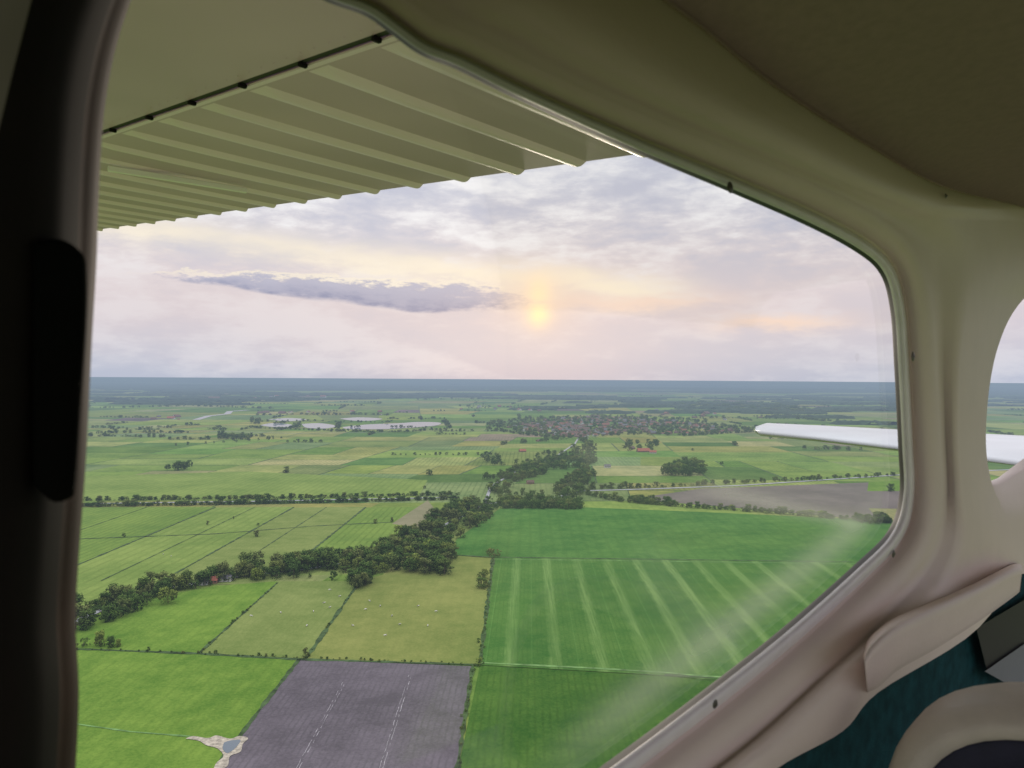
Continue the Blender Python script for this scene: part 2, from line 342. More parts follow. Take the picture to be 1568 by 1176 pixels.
def make_tree(seed,h,cr_,low):
    R_=np.random.default_rng(seed); vs=[];fs=[];mi=[];sh=[]
    def tube(p0,p1,r0,r1,n=6):
        k=len(vs); d=(p1-p0).normalized(); a=d.orthogonal().normalized(); b=d.cross(a)
        for pp,rr in((p0,r0),(p1,r1)):
            for i in range(n):
                an=2*math.pi*i/n; vs.append(pp+a*math.cos(an)*rr+b*math.sin(an)*rr)
        for i in range(n): fs.append((k+i,k+(i+1)%n,k+n+(i+1)%n,k+n+i)); mi.append(1); sh.append(.5)
    tube(Vector((0,0,-.3)),Vector((.1,.05,h*.45)),.32,.2); tube(Vector((.1,.05,h*.45)),Vector((0,.2,h*.85)),.2,.05)
    cl=[]
    for i in range(24):
        an=R_.uniform(0,6.283); zz=R_.uniform(low,.93); prof=math.sin(math.pi*min(1,max(0,(zz+.15)/1.2)))**.55
        rr=cr_*prof*R_.uniform(.35,1.0)
        ctr=Vector((rr*math.cos(an),rr*math.sin(an),zz*h)); cs=R_.uniform(.16,.3)*h*.62
        cl.append((ctr,cs))
        if i%4==0: tube(Vector((0,0,h*R_.uniform(.2,.4))),ctr,.12,.04,4)
    for ctr,cs in cl:
        tone=R_.uniform(.0,.9)
        for j in range(38):
            d=Vector(R_.normal(size=3)); d.normalize(); q=ctr+d*cs*R_.uniform(.55,1.0)
            if q.z<.2: q.z=R_.uniform(.2,1)
            nrm=(d+Vector(R_.normal(size=3))*.5+Vector((0,0,.4))).normalized(); a=nrm.orthogonal().normalized(); b=nrm.cross(a); s=R_.uniform(.3,.65)*h/13
            k=len(vs); vs.extend([q+a*s,q+b*s*.8,q-a*s,q-b*s*.8]); fs.append((k,k+1,k+2,k+3)); mi.append(0)
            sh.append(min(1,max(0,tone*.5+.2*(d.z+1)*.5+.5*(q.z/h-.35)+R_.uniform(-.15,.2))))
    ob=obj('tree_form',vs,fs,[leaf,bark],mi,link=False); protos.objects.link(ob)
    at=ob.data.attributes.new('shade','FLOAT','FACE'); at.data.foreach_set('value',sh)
for s_,h_,c_,l_ in [(1,13,5.2,.16),(2,12,4.6,.12),(3,14,5.6,.18),(4,11,5.4,.08),(5,15,4.4,.14),(6,7,5.6,.05)]: make_tree(s_,h_,c_,l_)
def gn_inst(name,pts,coll,scl=None,nproto=6):
    n=len(pts); me=bpy.data.meshes.new(name); me.from_pydata([tuple(q[:3]) for q in pts],[],[])
    a=me.attributes.new('scl','FLOAT_VECTOR','POINT'); a.data.foreach_set('vector',np.array([q[3] for q in pts],float).ravel())
    a=me.attributes.new('rot','FLOAT_VECTOR','POINT'); a.data.foreach_set('vector',np.array([(0,0,q[4]) for q in pts],float).ravel())
    a=me.attributes.new('idx','INT','POINT'); a.data.foreach_set('value',[random.randrange(nproto) for _ in pts])
    ob=bpy.data.objects.new(name,me); S.collection.objects.link(ob)
    ng=bpy.data.node_groups.new(name+'_scatter','GeometryNodeTree')
    ng.interface.new_socket(name='Geometry',in_out='INPUT',socket_type='NodeSocketGeometry')
    ng.interface.new_socket(name='Geometry',in_out='OUTPUT',socket_type='NodeSocketGeometry')
    N=ng.nodes; L=ng.links; gi=N.new('NodeGroupInput'); go=N.new('NodeGroupOutput')
    ip=N.new('GeometryNodeInstanceOnPoints'); ci=N.new('GeometryNodeCollectionInfo')
    ci.inputs['Collection'].default_value=coll; ci.inputs['Separate Children'].default_value=True; ci.inputs['Reset Children'].default_value=True
    def na(nm,ty):
        x=N.new('GeometryNodeInputNamedAttribute'); x.data_type=ty; x.inputs[0].default_value=nm; return x.outputs[0]
    L.new(gi.outputs[0],ip.inputs['Points']); L.new(ci.outputs[0],ip.inputs['Instance']); ip.inputs['Pick Instance'].default_value=True
    L.new(na('idx','INT'),ip.inputs['Instance Index'])
    er=N.new('FunctionNodeEulerToRotation'); L.new(na('rot','FLOAT_VECTOR'),er.inputs[0]); L.new(er.outputs[0],ip.inputs['Rotation'])
    L.new(na('scl','FLOAT_VECTOR'),ip.inputs['Scale']); L.new(ip.outputs[0],go.inputs[0])
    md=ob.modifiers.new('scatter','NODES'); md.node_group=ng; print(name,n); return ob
def tp(q,s,wide=1.0): 
    k=s*random.choice([.6,.75,.85,1,1.1,1.3])*random.uniform(.9,1.1); ww=k*wide*random.uniform(.9,1.3); return (q.x,q.y,0.3,(ww,ww,k),random.uniform(0,6.28))
def line(px,sp_,s,width=0,gap=0,wide=1.0):
    out=[]; pts=dens(px,sp_); ph=random.uniform(0,99)
    for i,q in enumerate(pts):
        if gap and mnoise.noise(Vector((i*.23+ph,0,0)))<-.5+gap*1.6-.05 and random.random()<.75: continue
        out.append(tp(q+Vector((random.gauss(0,1)*(width/2+sp_*.2),random.gauss(0,1)*(width/2+.5),0)),s,wide))
    return out
def inpoly(x,y,P):
    r=False
    for i in range(len(P)):
        a=P[i];b=P[i-1]
        if (a.y>y)!=(b.y>y) and x<(b.x-a.x)*(y-a.y)/(b.y-a.y)+a.x: r=not r
    return r
def area(px,sp_,s,prob=1,wide=1.1,clump=0):
    P=[G(*q) for q in px]; x0=min(q.x for q in P);x1=max(q.x for q in P);y0=min(q.y for q in P);y1=max(q.y for q in P)
    out=[]; y=y0
    while y<y1:
        x=x0
        while x<x1:
            xx=x+random.uniform(-.5,.5)*sp_; yy=y+random.uniform(-.5,.5)*sp_
            if random.random()<prob and inpoly(xx,yy,P) and (not clump or mnoise.noise(Vector((xx/clump,yy/clump,2)))>-.05): out.append(tp(Vector((xx,yy,0)),s,wide))
            x+=sp_
        y+=sp_
    return out
T=[]
T+=line([(105,975),(140,958),(185,940),(250,914)],4.5,.95,10)
T+=line([(115,938),(160,924),(240,906),(320,893),(370,886)],4.5,.85,6,.05)
T+=line([(105,948),(170,930),(250,908),(330,892),(365,887)],4.5,.8,5,.08)
T+=line([(60,1000),(120,992),(150,990),(178,992)],6,.65,3,.15)
gn_inst('roadside_trees',T,protos)
T=area([(362,884),(400,891),(455,886),(478,874),(520,878),(560,881),(600,876),(640,878),(682,882),(694,862),(690,846),(655,838),(600,838),(565,852),(500,858),(430,864),(380,872)],7.5,.95,.8)
T+=area([(570,846),(690,846),(688,826),(670,812),(640,812),(600,828)],8.5,.95,.75)
T+=area([(650,815),(705,828),(720,812),(745,800),(760,780),(742,768),(715,770),(690,778),(658,790)],10,.9,.7)
T+=area([(535,902),(566,900),(562,884),(538,882)],6,.8,1)
gn_inst('woodland_grove',T,protos)
T=area([(735,775),(762,776),(775,752),(800,738),(850,720),(905,722),(915,700),(860,700),(800,716),(750,735)],10,.9,.75,clump=60)
T+=area([(850,765),(890,763),(895,745),(915,728),(890,716),(870,730),(850,745)],11,.85,.8)
T+=area([(762,779),(888,781),(892,771),(762,767)],7,.8,.95)
T+=line([(775,758),(850,762)],8,.7,4,.1)+line([(750,735),(800,716),(860,702)],8,.75,5,.05)
T+=line([(742,700),(760,712),(860,706),(900,700),(905,686),(890,672)],10,.8,14,.1)+area([(815,706),(900,700),(895,680),(840,690)],15,.85,.7,clump=80)
gn_inst('woodland_belt',T,protos)
T=line([(890,756),(950,768),(1050,777),(1200,787),(1362,802)],4.2,.6,3,.02,1.3)
T+=line([(890,750),(1010,747)],5,.65,4,.05,1.2)+line([(1010,747),(1100,742),(1370,728)],8,.5,4,.2,1.2)
T+=line([(1100,742),(1240,736),(1370,729)],18,.6,8,.2)
T+=area([(960,770),(1030,776),(1030,770),(965,764)],8,.7,.8)+area([(1305,800),(1365,806),(1360,795),(1310,790)],8,.75,.8)
T+=line([(-200,780),(120,776),(400,772),(700,765)],3.0,.42,2,0.0,1.5)+line([(-200,780),(120,776),(400,772),(700,765)],14,.65,3,0.1,1.1)+line([(-200,769),(120,767),(400,764),(700,758)],3.6,.42,2,.02,1.5)
gn_inst('roadside_tree_row',T,protos)
T=[]
for u,v,n,s in [(757,853,1,1.0),(750,850,1,.7),(745,900,5,.7),(744,885,3,.7),(546,902,1,.9),(392,822,1,.6),(438,724,4,.8),(1368,752,2,.7),(733,1020,1,.4),(733,985,1,.25),
   (468,1007,1,.35),(660,728,2,.7),(600,800,1,.6),(575,802,1,.5),(190,823,1,.5),(318,804,1,.5),(395,806,1,.4),(645,748,2,.6),(510,888,1,.5),(475,885,1,.5),
   (330,1002,1,.3),(228,998,1,.25),(358,795,1,.35),(1105,712,1,.8),(1060,690,2,.9)]:
    for _ in range(n): q=G(u,v)+Vector((random.gauss(0,3),random.gauss(0,3),0)) if n>1 else G(u,v); T.append(tp(q,s))
for pth in [[(735,1019),(747,920),(755,855)],[(470,1008),(510,950),(548,895)],[(304,1002),(425,893)],[(10,992),(304,1002),(735,1019)],[(724,1020),(700,1176)]]:
    for q in dens(pth,2.2):
        if random.random()<.45: k=random.uniform(.05,.13); T.append((q.x+random.gauss(0,.8),q.y+random.gauss(0,.8),.5,(k*1.6,k*1.6,k),random.uniform(0,6)))
gn_inst('hedgerow_trees',T,protos)
T=area([(1015,728),(1075,730),(1078,716),(1050,712),(1015,716)],13,1.2,.9)+area([(335,675),(385,674),(385,668),(335,668)],18,1,.8)+area([(255,722),(295,720),(292,714),(258,715)],13,1,.6)
T+=line([(135,668),(250,670)],8,.7,6,.05,1.3)+line([(150,664),(250,662)],10,.7,6,.1,1.3)+line([(255,684),(430,672)],25,.6,6,.3)
T+=area([(950,690),(1005,694),(1010,680),(960,676)],18,.9,.5)+line([(1240,688),(1310,690)],10,.9,12,.1,1.2)+line([(600,697),(760,697)],12,.45,3,.2,1.3)
T+=line([(380,655),(400,656),(505,660),(530,660)],10,.55,4,.05,1.6)+line([(505,646),(590,647),(600,645)],14,.55,8,.05,1.6)+line([(385,646),(505,645)],16,.6,10,.1,1.6)+line([(395,636),(500,634),(600,636)],16,.7,20,.05,1.8)
T+=line([(510,661),(620,662),(690,656),(680,645)],9,.55,6,.05,1.6)+line([(590,642),(680,641)],14,.65,15,.1,1.7)+line([(452,656),(458,648)],12,.6,5,0,1.5)+line([(515,657),(520,648)],12,.6,5,0,1.5)
T+=area([(380,650),(398,652),(398,640),(385,640)],24,.8,.6,1.3)
T+=area([(745,652),(800,664),(870,671),(960,667),(1060,668),(1150,662),(1160,655),(1080,650),(1000,640),(900,638),(840,640),(750,645)],25,.78,.7,1.5)
T+=line([(745,656),(800,666),(850,670)],10,.8,8,.05,1.3)+line([(1050,668),(1160,661)],10,.8,10,.05,1.4)+line([(900,637),(1010,639),(1080,648)],20,.9,10,.05,1.5)
T+=area([(770,682),(860,676),(890,664),(850,660),(830,674)],24,.8,.6,1.3)
T+=area([(1040,628),(1200,632),(1260,630),(1180,618),(1040,616)],50,1.2,.8,2.5,clump=300)
T+=line([(150,625),(300,622),(420,626)],20,.8,20,.15,1.7)+line([(700,622),(860,626),(1000,622)],24,.8,20,.15,1.8)+line([(1060,640),(1230,642),(1370,652)],18,.75,10,.1,1.6)+line([(640,612),(900,610)],35,.9,30,.1,2)
for a,b2 in edges:
    c=(a+b2)/2; dist=math.hypot(c.x,c.y)
    if c.y<1350 or dist>8500 or abs(c.x)>c.y*.75+300: continue
    if random.random()<(.06 if dist<2400 else .24):
        L=(b2-a).length; k=max(2,int(L/(5+dist*.003))); t0=random.random()*.4; t1=t0+random.uniform(.3,.7)
        for i in range(k):
            f=i/k
            if t0<f<t1: T.append(tp(a.lerp(b2,f)+Vector((random.gauss(0,2),random.gauss(0,2),0)),.62,1.4+dist*.00012))
gn_inst('distant_trees',T,protos)
# ------------------------------------------------------------ far woodland masses (height-field canopy)
wv=[];wf=[]
def wood(cx,cy,rx,ry,h,cell):
    nx=max(6,int(2*rx/cell)); ny=max(4,int(2*ry/cell)); k=len(wv); sx=random.uniform(0,99)
    for j in range(ny+1):
        for i in range(nx+1):
            fx=i/nx*2-1; fy=j/ny*2-1
            r=(fx*fx)**1.3+(fy*fy)**1.3+.9*mnoise.noise(Vector((fx*3+sx,fy*2+sx,0)))
            top=h*(.75+.4*mnoise.noise(Vector((i*.7,j*.7,sx)))+random.uniform(-.15,.15)) if r<.85 else -2
            wv.append(Vector((cx+fx*rx,cy+fy*ry,top)))
    for j in range(ny):
        for i in range(nx): a=k+j*(nx+1)+i; wf.append((a,a+1,a+nx+2,a+nx+1))
for _ in range(720):
    y=random.uniform(3700,15500); x=random.uniform(-.8,.8)*y
    if mnoise.noise(Vector((x/3000,y/2500,3)))<(-.2 if y>6500 else .06): continue
    wood(x,y,random.uniform(.015,.065)*y,random.uniform(40,70)+y*.010,random.uniform(12,18),14+y*.0035)
for px,rx,ry in [((1130,620),430,160),((1320,612),600,200),((480,606),650,150),((330,602),700,200),((700,604),500,160),((1240,640),200,60),((1340,650),180,50),((870,612),300,90),((1000,600),800,200),((200,612),500,100)]:
    q=G(*px); wood(q.x,q.y,rx,ry,16,22)
for y in (12500,14000,15500,18500,22000,27000):
    for x in np.arange(-.9*y,.9*y,2600):
        if random.random()<.8: wood(x+random.uniform(-600,600),y+random.uniform(-900,900),random.uniform(900,2200),random.uniform(200,500),random.uniform(14,40),90)
obj('distant_woodland',wv,wf,plain('woodland_canopy',(.03,.048,.028,1),1,.05,.03,.5,hz=True))
# ------------------------------------------------------------ houses
brick=plain('brick_wall',(.22,.12,.09,1),.9,.2,.8,.2,hz=True); white=plain('rendered_wall',(.5,.48,.46,1),.9,.2,.5,.1,hz=True)
rr=plain('roof_tile_red',(.20,.085,.062,1),.85,.2,.6,.25,hz=True); rg=plain('roof_tile_grey',(.12,.115,.125,1),.8,.3,.6,.25,hz=True); rb=plain('roof_tile_brown',(.13,.08,.068,1),.85,.2,.6,.25,hz=True)
rr2=plain('roof_tile_bright',(.30,.10,.07,1),.85,.2,.6,.25,hz=True)
gl=plain('window_glass_dark',(.03,.035,.04,1),.15,.5,hz=True); dr=plain('door_paint',(.06,.09,.06,1),.5,.4,hz=True)
def house_parts(L,Wd,hw,hr):
    x,y=L/2,Wd/2
    wall=([(-x,-y,-.5),(x,-y,-.5),(x,y,-.5),(-x,y,-.5),(-x,-y,hw),(x,-y,hw),(x,y,hw),(-x,y,hw),(-x,0,hw+hr),(x,0,hw+hr)],[(0,1,5,4),(2,3,7,6),(1,2,6,9,5),(3,0,4,8,7)])
    ox,oy=x+.5,y+.6; s=hr/y; z1=hw-.6*s
    th=.25
    roof=([(-ox,-oy,z1+.05),(ox,-oy,z1+.05),(ox,0,hw+hr+.05),(-ox,0,hw+hr+.05),(ox,oy,z1+.05),(-ox,oy,z1+.05),
           (-ox,-oy,z1+.05+th),(ox,-oy,z1+.05+th),(ox,0,hw+hr+.05+th),(-ox,0,hw+hr+.05+th),(ox,oy,z1+.05+th),(-ox,oy,z1+.05+th)],
          [(0,3,2,1),(3,5,4,2),(6,7,8,9),(9,8,10,11),(0,1,7,6),(5,11,10,4),(0,6,9,3),(3,9,11,5),(1,2,8,7),(2,4,10,8)])
    wv_=[];wf_=[]
    def q(x0,x1,z0,z1_,yy):
        k=len(wv_); wv_.extend([(x0,yy,z0),(x1,yy,z0),(x1,yy,z1_),(x0,yy,z1_)]); wf_.append((k,k+1,k+2,k+3))
    nw=max(3,int(L/3))
    for i in range(nw):
        xc=-x+(i+.5)*L/nw
        for yy in (-y-.03,y+.03):
            if not(i==nw//2 and yy<0): q(xc-.6,xc+.6,.9,2.2,yy)
    door=([(-x+(nw//2+.5)*L/nw-.5,-y-.04,0),(-x+(nw//2+.5)*L/nw+.5,-y-.04,0),(-x+(nw//2+.5)*L/nw+.5,-y-.04,2.1),(-x+(nw//2+.5)*L/nw-.5,-y-.04,2.1)],[(0,1,2,3)])
    ch=([],[]); cx=L*.25
    for zz in (hw+hr*.6,hw+hr+1.0):
        ch[0].extend([(cx-.4,-.4,zz),(cx+.4,-.4,zz),(cx+.4,.4,zz),(cx-.4,.4,zz)])
    ch=(ch[0],[(0,1,5,4),(1,2,6,5),(2,3,7,6),(3,0,4,7),(4,5,6,7)])
    return dict(walls=wall,roof=roof,windows=(wv_,wf_),door=door,chimney=ch)
def house(name,px,L,Wd,hw,hr,rot,wm_,rm):
    e=empty(name); q=G(*px); e.location=(q.x,q.y,.5); e.rotation_euler=(0,0,rot)
    for k,(v,f) in house_parts(L,Wd,hw,hr).items():
        obj(k,v,f,{'walls':wm_,'roof':rm,'windows':gl,'door':dr,'chimney':brick}[k],parent=e)
for px,L,Wd,rot,wm_,rm in [((545,857),16,9,.2,brick,rr2),((326,893),8,6,.1,brick,rr2),((312,895),7,6,.3,white,rg),((345,890),11,6,0,white,rg),
    ((985,692),30,14,.15,brick,rr2),((1000,694),16,9,-.2,white,rr2),((968,688),16,10,1.0,brick,rb),((262,641),30,14,.1,brick,rr2),((235,642),22,12,.4,brick,rb),
    ((560,862),9,7,1.2,white,rg),((800,692),16,9,.4,brick,rr2),((812,741),12,7,.2,brick,rb),((930,716),12,8,.1,white,rg)]:
    house('farmhouse',px,L,Wd,2.8,Wd*.42,rot,wm_,rm)
hp=bpy.data.collections.new('house_prototypes')
for L,Wd,wm_,rm in [(12,9,brick,rr),(14,9,brick,rb),(11,8,white,rg),(16,10,brick,rg),(13,9,white,rr),(20,12,brick,rb)]:
    vs=[];fs=[];mi=[]; ml=[wm_,rm,gl,dr,brick]
    for j,(k,(v,f)) in enumerate(house_parts(L,Wd,3.2,Wd*.45).items()):
        b0=len(vs); vs+=v; fs+=[tuple(b0+i for i in ff) for ff in f]; mi+=[j]*len(f)
    ob=obj('house_form',vs,fs,ml,mi,link=False); hp.objects.link(ob)
T=area([(770,655),(820,664),(900,669),(960,664),(1060,666),(1140,660),(1080,651),(1000,642),(900,639),(850,642)],30,1.05,.42)
T+=area([(840,668),(900,672),(905,655),(860,650)],24,1.1,.6)+area([(395,636),(590,636),(590,630),(400,631)],80,1.1,.3)
T+=area([(770,682),(860,676),(890,666),(850,664)],34,1.0,.25)+area([(240,644),(275,645),(275,638),(240,638)],45,1.1,.4)
T+=area([(700,628),(830,630),(830,624),(700,622)],90,1.3,.35)+area([(180,615),(500,612),(500,606),(180,606)],260,2,.2)+area([(1000,625),(1180,640),(1150,645),(1010,640)],90,1.2,.25)
gn_inst('village',T,hp)
# cattle
cowv=[];cowf=[]
def ring(cx,z,ry,rz,n=8): 
    k=len(cowv)
    for i in range(n): a=2*math.pi*i/n; cowv.append((cx,ry*math.cos(a),z+rz*math.sin(a)))
    return k
prev=None
for cx,z,ry,rz in [(-1.1,1.15,.05,.05),(-1.05,1.12,.27,.32),(-.5,1.05,.36,.4),(.2,1.0,.38,.42),(.75,1.08,.3,.36),(1.05,1.15,.17,.24),(1.35,1.1,.12,.17),(1.5,1.0,.13,.16),(1.8,.8,.08,.09),(1.85,.78,.02,.02)]:
    k=ring(cx,z,ry,rz)
    if prev is not None:
        for i in range(8): cowf.append((prev+i,prev+(i+1)%8,k+(i+1)%8,k+i))
    prev=k
for lx,ly in ((-.9,.2),(-.9,-.2),(.7,.2),(.7,-.2)):
    ks=[]
    for z,rd,dx in ((1.0,.16,0),(.5,.08,-.05 if lx<0 else .02),(0,.07,0)):
        k=len(cowv); ks.append(k)
        for i in range(5): a=2*math.pi*i/5; cowv.append((lx+dx+rd*math.cos(a),ly+rd*math.sin(a),z))
    for k1,k2 in zip(ks[:-1],ks[1:]):
        for i in range(5): cowf.append((k1+i,k1+(i+1)%5,k2+(i+1)%5,k2+i))
cc=bpy.data.collections.new('cow_prototype')
hide,t,b,o=mat('cow_hide'); n=t.noise(t.new('ShaderNodeTexCoord').outputs['Object'],1.3,2); t.l.new(t.mix(t.rng(n,.48,.52),(.65,.62,.58,1),(.03,.025,.02,1)),b.inputs['Base Color']); b.inputs['Roughness'].default_value=.9
ob=obj('cow_form',cowv,cowf,hide,smooth=True,link=False); cc.objects.link(ob)
T=[]
for px in [(496,925),(505,932),(480,938),(560,935),(582,930),(600,945),(520,915),(470,960),(640,930),(668,938),(540,960),(590,975),(385,945),(250,850),(262,853),(430,940),(566,922),(612,958),(655,960),(505,905)]:
    q=G(*px); T.append((q.x,q.y,.45,(.9,.9,.9),random.uniform(0,6)))
gn_inst('cow_herd',T,cc,nproto=1)

# ============================================================ AIRCRAFT
paint=plain('wing_paint',(.60,.43,.55,1),.42,.4,1.5,.12); paint2=plain('bead_paint',(.92,.73,.88,1),.35,.5,2,.05)
black=plain('black_rubber',(.010,.009,.009,1),.8,.15)
cdir=ray(1800,577); cdir.z=0; cdir.normalize(); sdir=ray(-553,450).normalized()
wn3=cdir.cross(sdir); wn3=wn3 if wn3.z>0 else -wn3; wn3.normalize(); DW=.46
def wp(u,v,off=0): 
    d=ray(u,v); return d*((DW+off)/d.dot(wn3))
def ab(P): return P.dot(cdir),P.dot(sdir)
def WP(a,b,off=0): return EYE+cdir*a+sdir*b+wn3*(DW+off)
aT=(ab(wp(150,352))[0]+ab(wp(885,251))[0])/2; aH=(ab(wp(180,200))[0]+ab(wp(485,90))[0])/2
b0=ab(wp(885,251))[1]; b6=ab(wp(463,308))[1]; db=(b6-b0)/6
wing=empty('aircraft_wing')
BR=b0-db*5; BT=b0+db*30
prof=[(aH-.012,0),(aH-.3,-.012),(aH-.8,-.03),(aH-1.1,-.01),(aH-1.2,.05),(aH-1.15,.12),(aH-.8,.17),(aH-.3,.12),(aH-.012,.06)]
vs=[];fs=[]
for b in (BR,BT): vs+=[WP(a,b,o_) for a,o_ in prof]
n=len(prof)
for i in range(n): fs.append((i,(i+1)%n,n+(i+1)%n,n+i))
fs+= [tuple(range(n))[::-1],tuple(range(n,2*n))]
obj('wing_panel',vs,fs,paint,parent=wing)
vs=[];fs=[];mi=[]
prof_b=[(-.5,0),(-.15,0),(-.10,.5),(-.05,.9),(0,1),(.05,.9),(.10,.5),(.15,0)]
cols=[]
nb=int((BT-BR)/db)
for k in range(nb):
    for s_,h_ in prof_b: cols.append((BR+k*db+(s_)*db,h_))
avals=[0,.03,.09,.3,.6,.9,.97,1.0]
for a_ in avals:
    for bb,h_ in cols:
        hh={0:0,.03:0,.09:.8}.get(a_,1.0)*h_*.009
        al=aH+.004+(aT-aH-.004)*a_+(.006*h_ if a_==1.0 else 0)
        vs.append(WP(al,bb,-hh))
nc=len(cols)
for j in range(len(avals)-1):
    for i in range(nc-1):
        fs.append((j*nc+i,j*nc+i+1,(j+1)*nc+i+1,(j+1)*nc+i)); mi.append(1 if max(cols[i][1],cols[i+1][1])>0 and avals[j]>=.03 else 0)
k=len(vs)
vs+=[WP(aT,BR,.008),WP(aT,BT,.008),WP(aH+.004,BT,.06),WP(aH+.004,BR,.06)]; fs.append((k,k+1,k+2,k+3)); mi.append(0)
for i in range(nc-1):
    k=len(vs); q0=vs[(len(avals)-1)*nc+i]; q1=vs[(len(avals)-1)*nc+i+1]
    vs+=[q0,q1,WP(aT,cols[i+1][0],.008),WP(aT,cols[i][0],.008)]; fs.append((k,k+1,k+2,k+3)); mi.append(0)
obj('flap',vs,fs,[paint,paint2],mi,parent=wing)
def box3(name,o_,ax,ay,az_,m,parent,bev=0):
    vs=[o_+ax*x+ay*y+az_*z for z in(-1,1) for x,y in((-1,-1),(1,-1),(1,1),(-1,1))]
    ob=obj(name,vs,[(0,3,2,1),(4,5,6,7),(0,1,5,4),(1,2,6,5),(2,3,7,6),(3,0,4,7)],m,parent=parent)
    if bev: md=ob.modifiers.new('b','BEVEL'); md.width=bev; md.segments=3
    return ob
box3('hinge_gap',WP(aH-.004,(BR+BT)/2,.006),cdir*.0078,sdir*(BT-BR)/2,wn3*.004,plain('hinge_shadow_paint',(.06,.07,.05,1),.8,.1),wing)
box3('hinge_strip',WP(aH+.012,(BR+BT)/2,-.001),cdir*.006,sdir*(BT-BR)/2,wn3*.0015,paint2,wing)
for k in range(nb):
    box3('hinge_bracket',WP(aH-.004,BR+(k)*db,-.004),cdir*.008,sdir*.0045,wn3*.004,black,wing,.002)
rv=[];rf=[]
for k in range(nb*5):
  for ro in (.035,.33,.36):
    c=WP(aH-ro,BR+k*db/5,-.0016-ro*.04); i0=len(rv)
    rv.append(c-wn3*.0012)
    for j in range(6): an=j*math.pi/3; rv.append(c+cdir*.0024*math.cos(an)+sdir*.0024*math.sin(an))
    for j in range(6): rf.append((i0,i0+1+j,i0+1+(j+1)%6))
obj('rivets',rv,rf,paint,parent=wing)
q0=wp(165,258,-.02); q1=wp(378,292,-.02)
dd=(q1-q0); L=dd.length/2; dn=dd.normalized()
box3('white_strip',EYE+(q0+q1)/2,dn*L,dn.cross(wn3)*.008,wn3*.008,plain('white_strip_paint',(.95,.93,.95,1),.5,.5),wing,.003)  # thin white bar set just below the flap underside
# tailplane
tail=empty('aircraft_tailplane'); zt=-.28
def tpx(u,v,z=zt): d=ray(u,v); return EYE+d*(z/d.z)
LE=[tpx(1156,657),tpx(1163,661),tpx(1250,669.5),tpx(1375,684),tpx(1568,709),tpx(1640,718)]
TE=[tpx(1160,652),tpx(1180,646.5),tpx(1260,649),tpx(1375,655),tpx(1568,664),tpx(1640,667)]
vs=[];fs=[]
sec=[(0,0),(.04,.018),(.15,.034),(.35,.042),(.6,.032),(.85,.012),(1,0),(.85,-.012),(.5,-.03),(.1,-.024)]
for a,b in zip(LE,TE):
    kk=min(1,(b-a).length/.6)
    for f,h_ in sec: vs.append(a.lerp(b,f)+Vector((0,0,h_*kk*.8-.01)))
n=len(sec)
for j in range(len(LE)-1):
    for i in range(n): fs.append((j*n+i,j*n+(i+1)%n,(j+1)*n+(i+1)%n,(j+1)*n+i))
fs.append(tuple(range(n)))
obj('tailplane_skin',vs,fs,plain('tail_paint',(.46,.47,.49,1),.3,.5,3,.08),parent=tail,smooth=True)

# cabin ------------------------------------------------------------
cab=empty('aircraft_cabin_interior')
WA=math.radians(46); wc=Vector((math.sin(WA),math.cos(WA),0)); wn=Vector((-math.cos(WA),math.sin(WA),0)); DC=.42
def wx(u,v,ins=0): d=ray(u,v); return EYE+d*((DC-ins)/d.dot(wn))
E0=[(330,-90),(430,-35),(500,0),(560,22),(600,50),(645,82),(700,104),(780,144),(880,190),(985,236),(1110,288),(1230,340),(1310,382),(1350,418),(1366,475),(1372,560),(1378,680),(1380,758),(1362,815),(1310,868),(1200,965),(1080,1060),(925,1176),(760,1290),(500,1420)]
R7=[(560,-420),(660,-300),(760,-200),(840,-130),(900,-90),(950,-50),(1000,-10),(1080,50),(1160,115),(1240,170),(1330,225),(1440,285),(1600,330),(1660,400),(1570,455),(1527,535),(1510,650),(1519,742),(1560,840),(1500,960),(1345,1060),(1290,1120),(1185,1180),(1050,1290),(900,1420)]
SUB=6
e0=catmull(E0,SUB); r7=catmull(R7,SUB); ns=len(e0)
nr=[]
for i in range(ns):
    a=e0[max(0,i-2)]; b=e0[min(ns-1,i+2)]; d=b-a; d/=np.linalg.norm(d); nr.append(np.array([d[1],-d[0]]))
def wf(i):
    s=i/SUB
    return np.interp(s,[0,8,12,15,17,19,21,24],[.9,.9,1.0,1.0,1.0,1.2,1.5,1.8])
rings=[]
spec=[(-3,-.002,0),(0,.004,0),(3.5,.009,0),(4,.010,1),(9,.016,1),(17,.016,1),(20,.010,1),(21,.009,2),(25,.012,2),(34,.024,2),(50,.033,2),(62,.036,2)]
for off,ins,_ in spec: rings.append([wx(*(e0[i]+nr[i]*off*wf(i)),ins) for i in range(ns)])
mats_r=[s[2] for s in spec]
def r7ins(i):
    s=i/SUB
    return np.interp(s,[0,9,12,14,16,18,19,20,24],[.06,.06,.05,.02,.02,.03,.05,.05,.05])
for f in (.12,.25,.4,.55,.7,.85,1.0):
    row=[]
    for i in range(ns):
        q=(e0[i]+nr[i]*62*wf(i))*(1-f)+r7[i]*f
        ins=.036*(1-f)+r7ins(i)*f + .018*math.sin(math.pi*f)*(1 if i/SUB<12 or i/SUB>18.5 else .5)-(.010 if f==.12 else 0)
        row.append(wx(*q,ins))
    rings.append(row); mats_r.append(2)
vs=[q for r in rings for q in r]; fs=[];mi=[]
for j in range(len(rings)-1):
    for i in range(ns-1): fs.append((j*ns+i,j*ns+i+1,(j+1)*ns+i+1,(j+1)*ns+i)); mi.append(mats_r[j+1])
seal=plain('window_seal',(.03,.03,.027,1),.6,.3); rim=plain('window_rim',(.86,.80,.84,1),.35,.5,30,.05,tone=(.20,.19,.16,1))
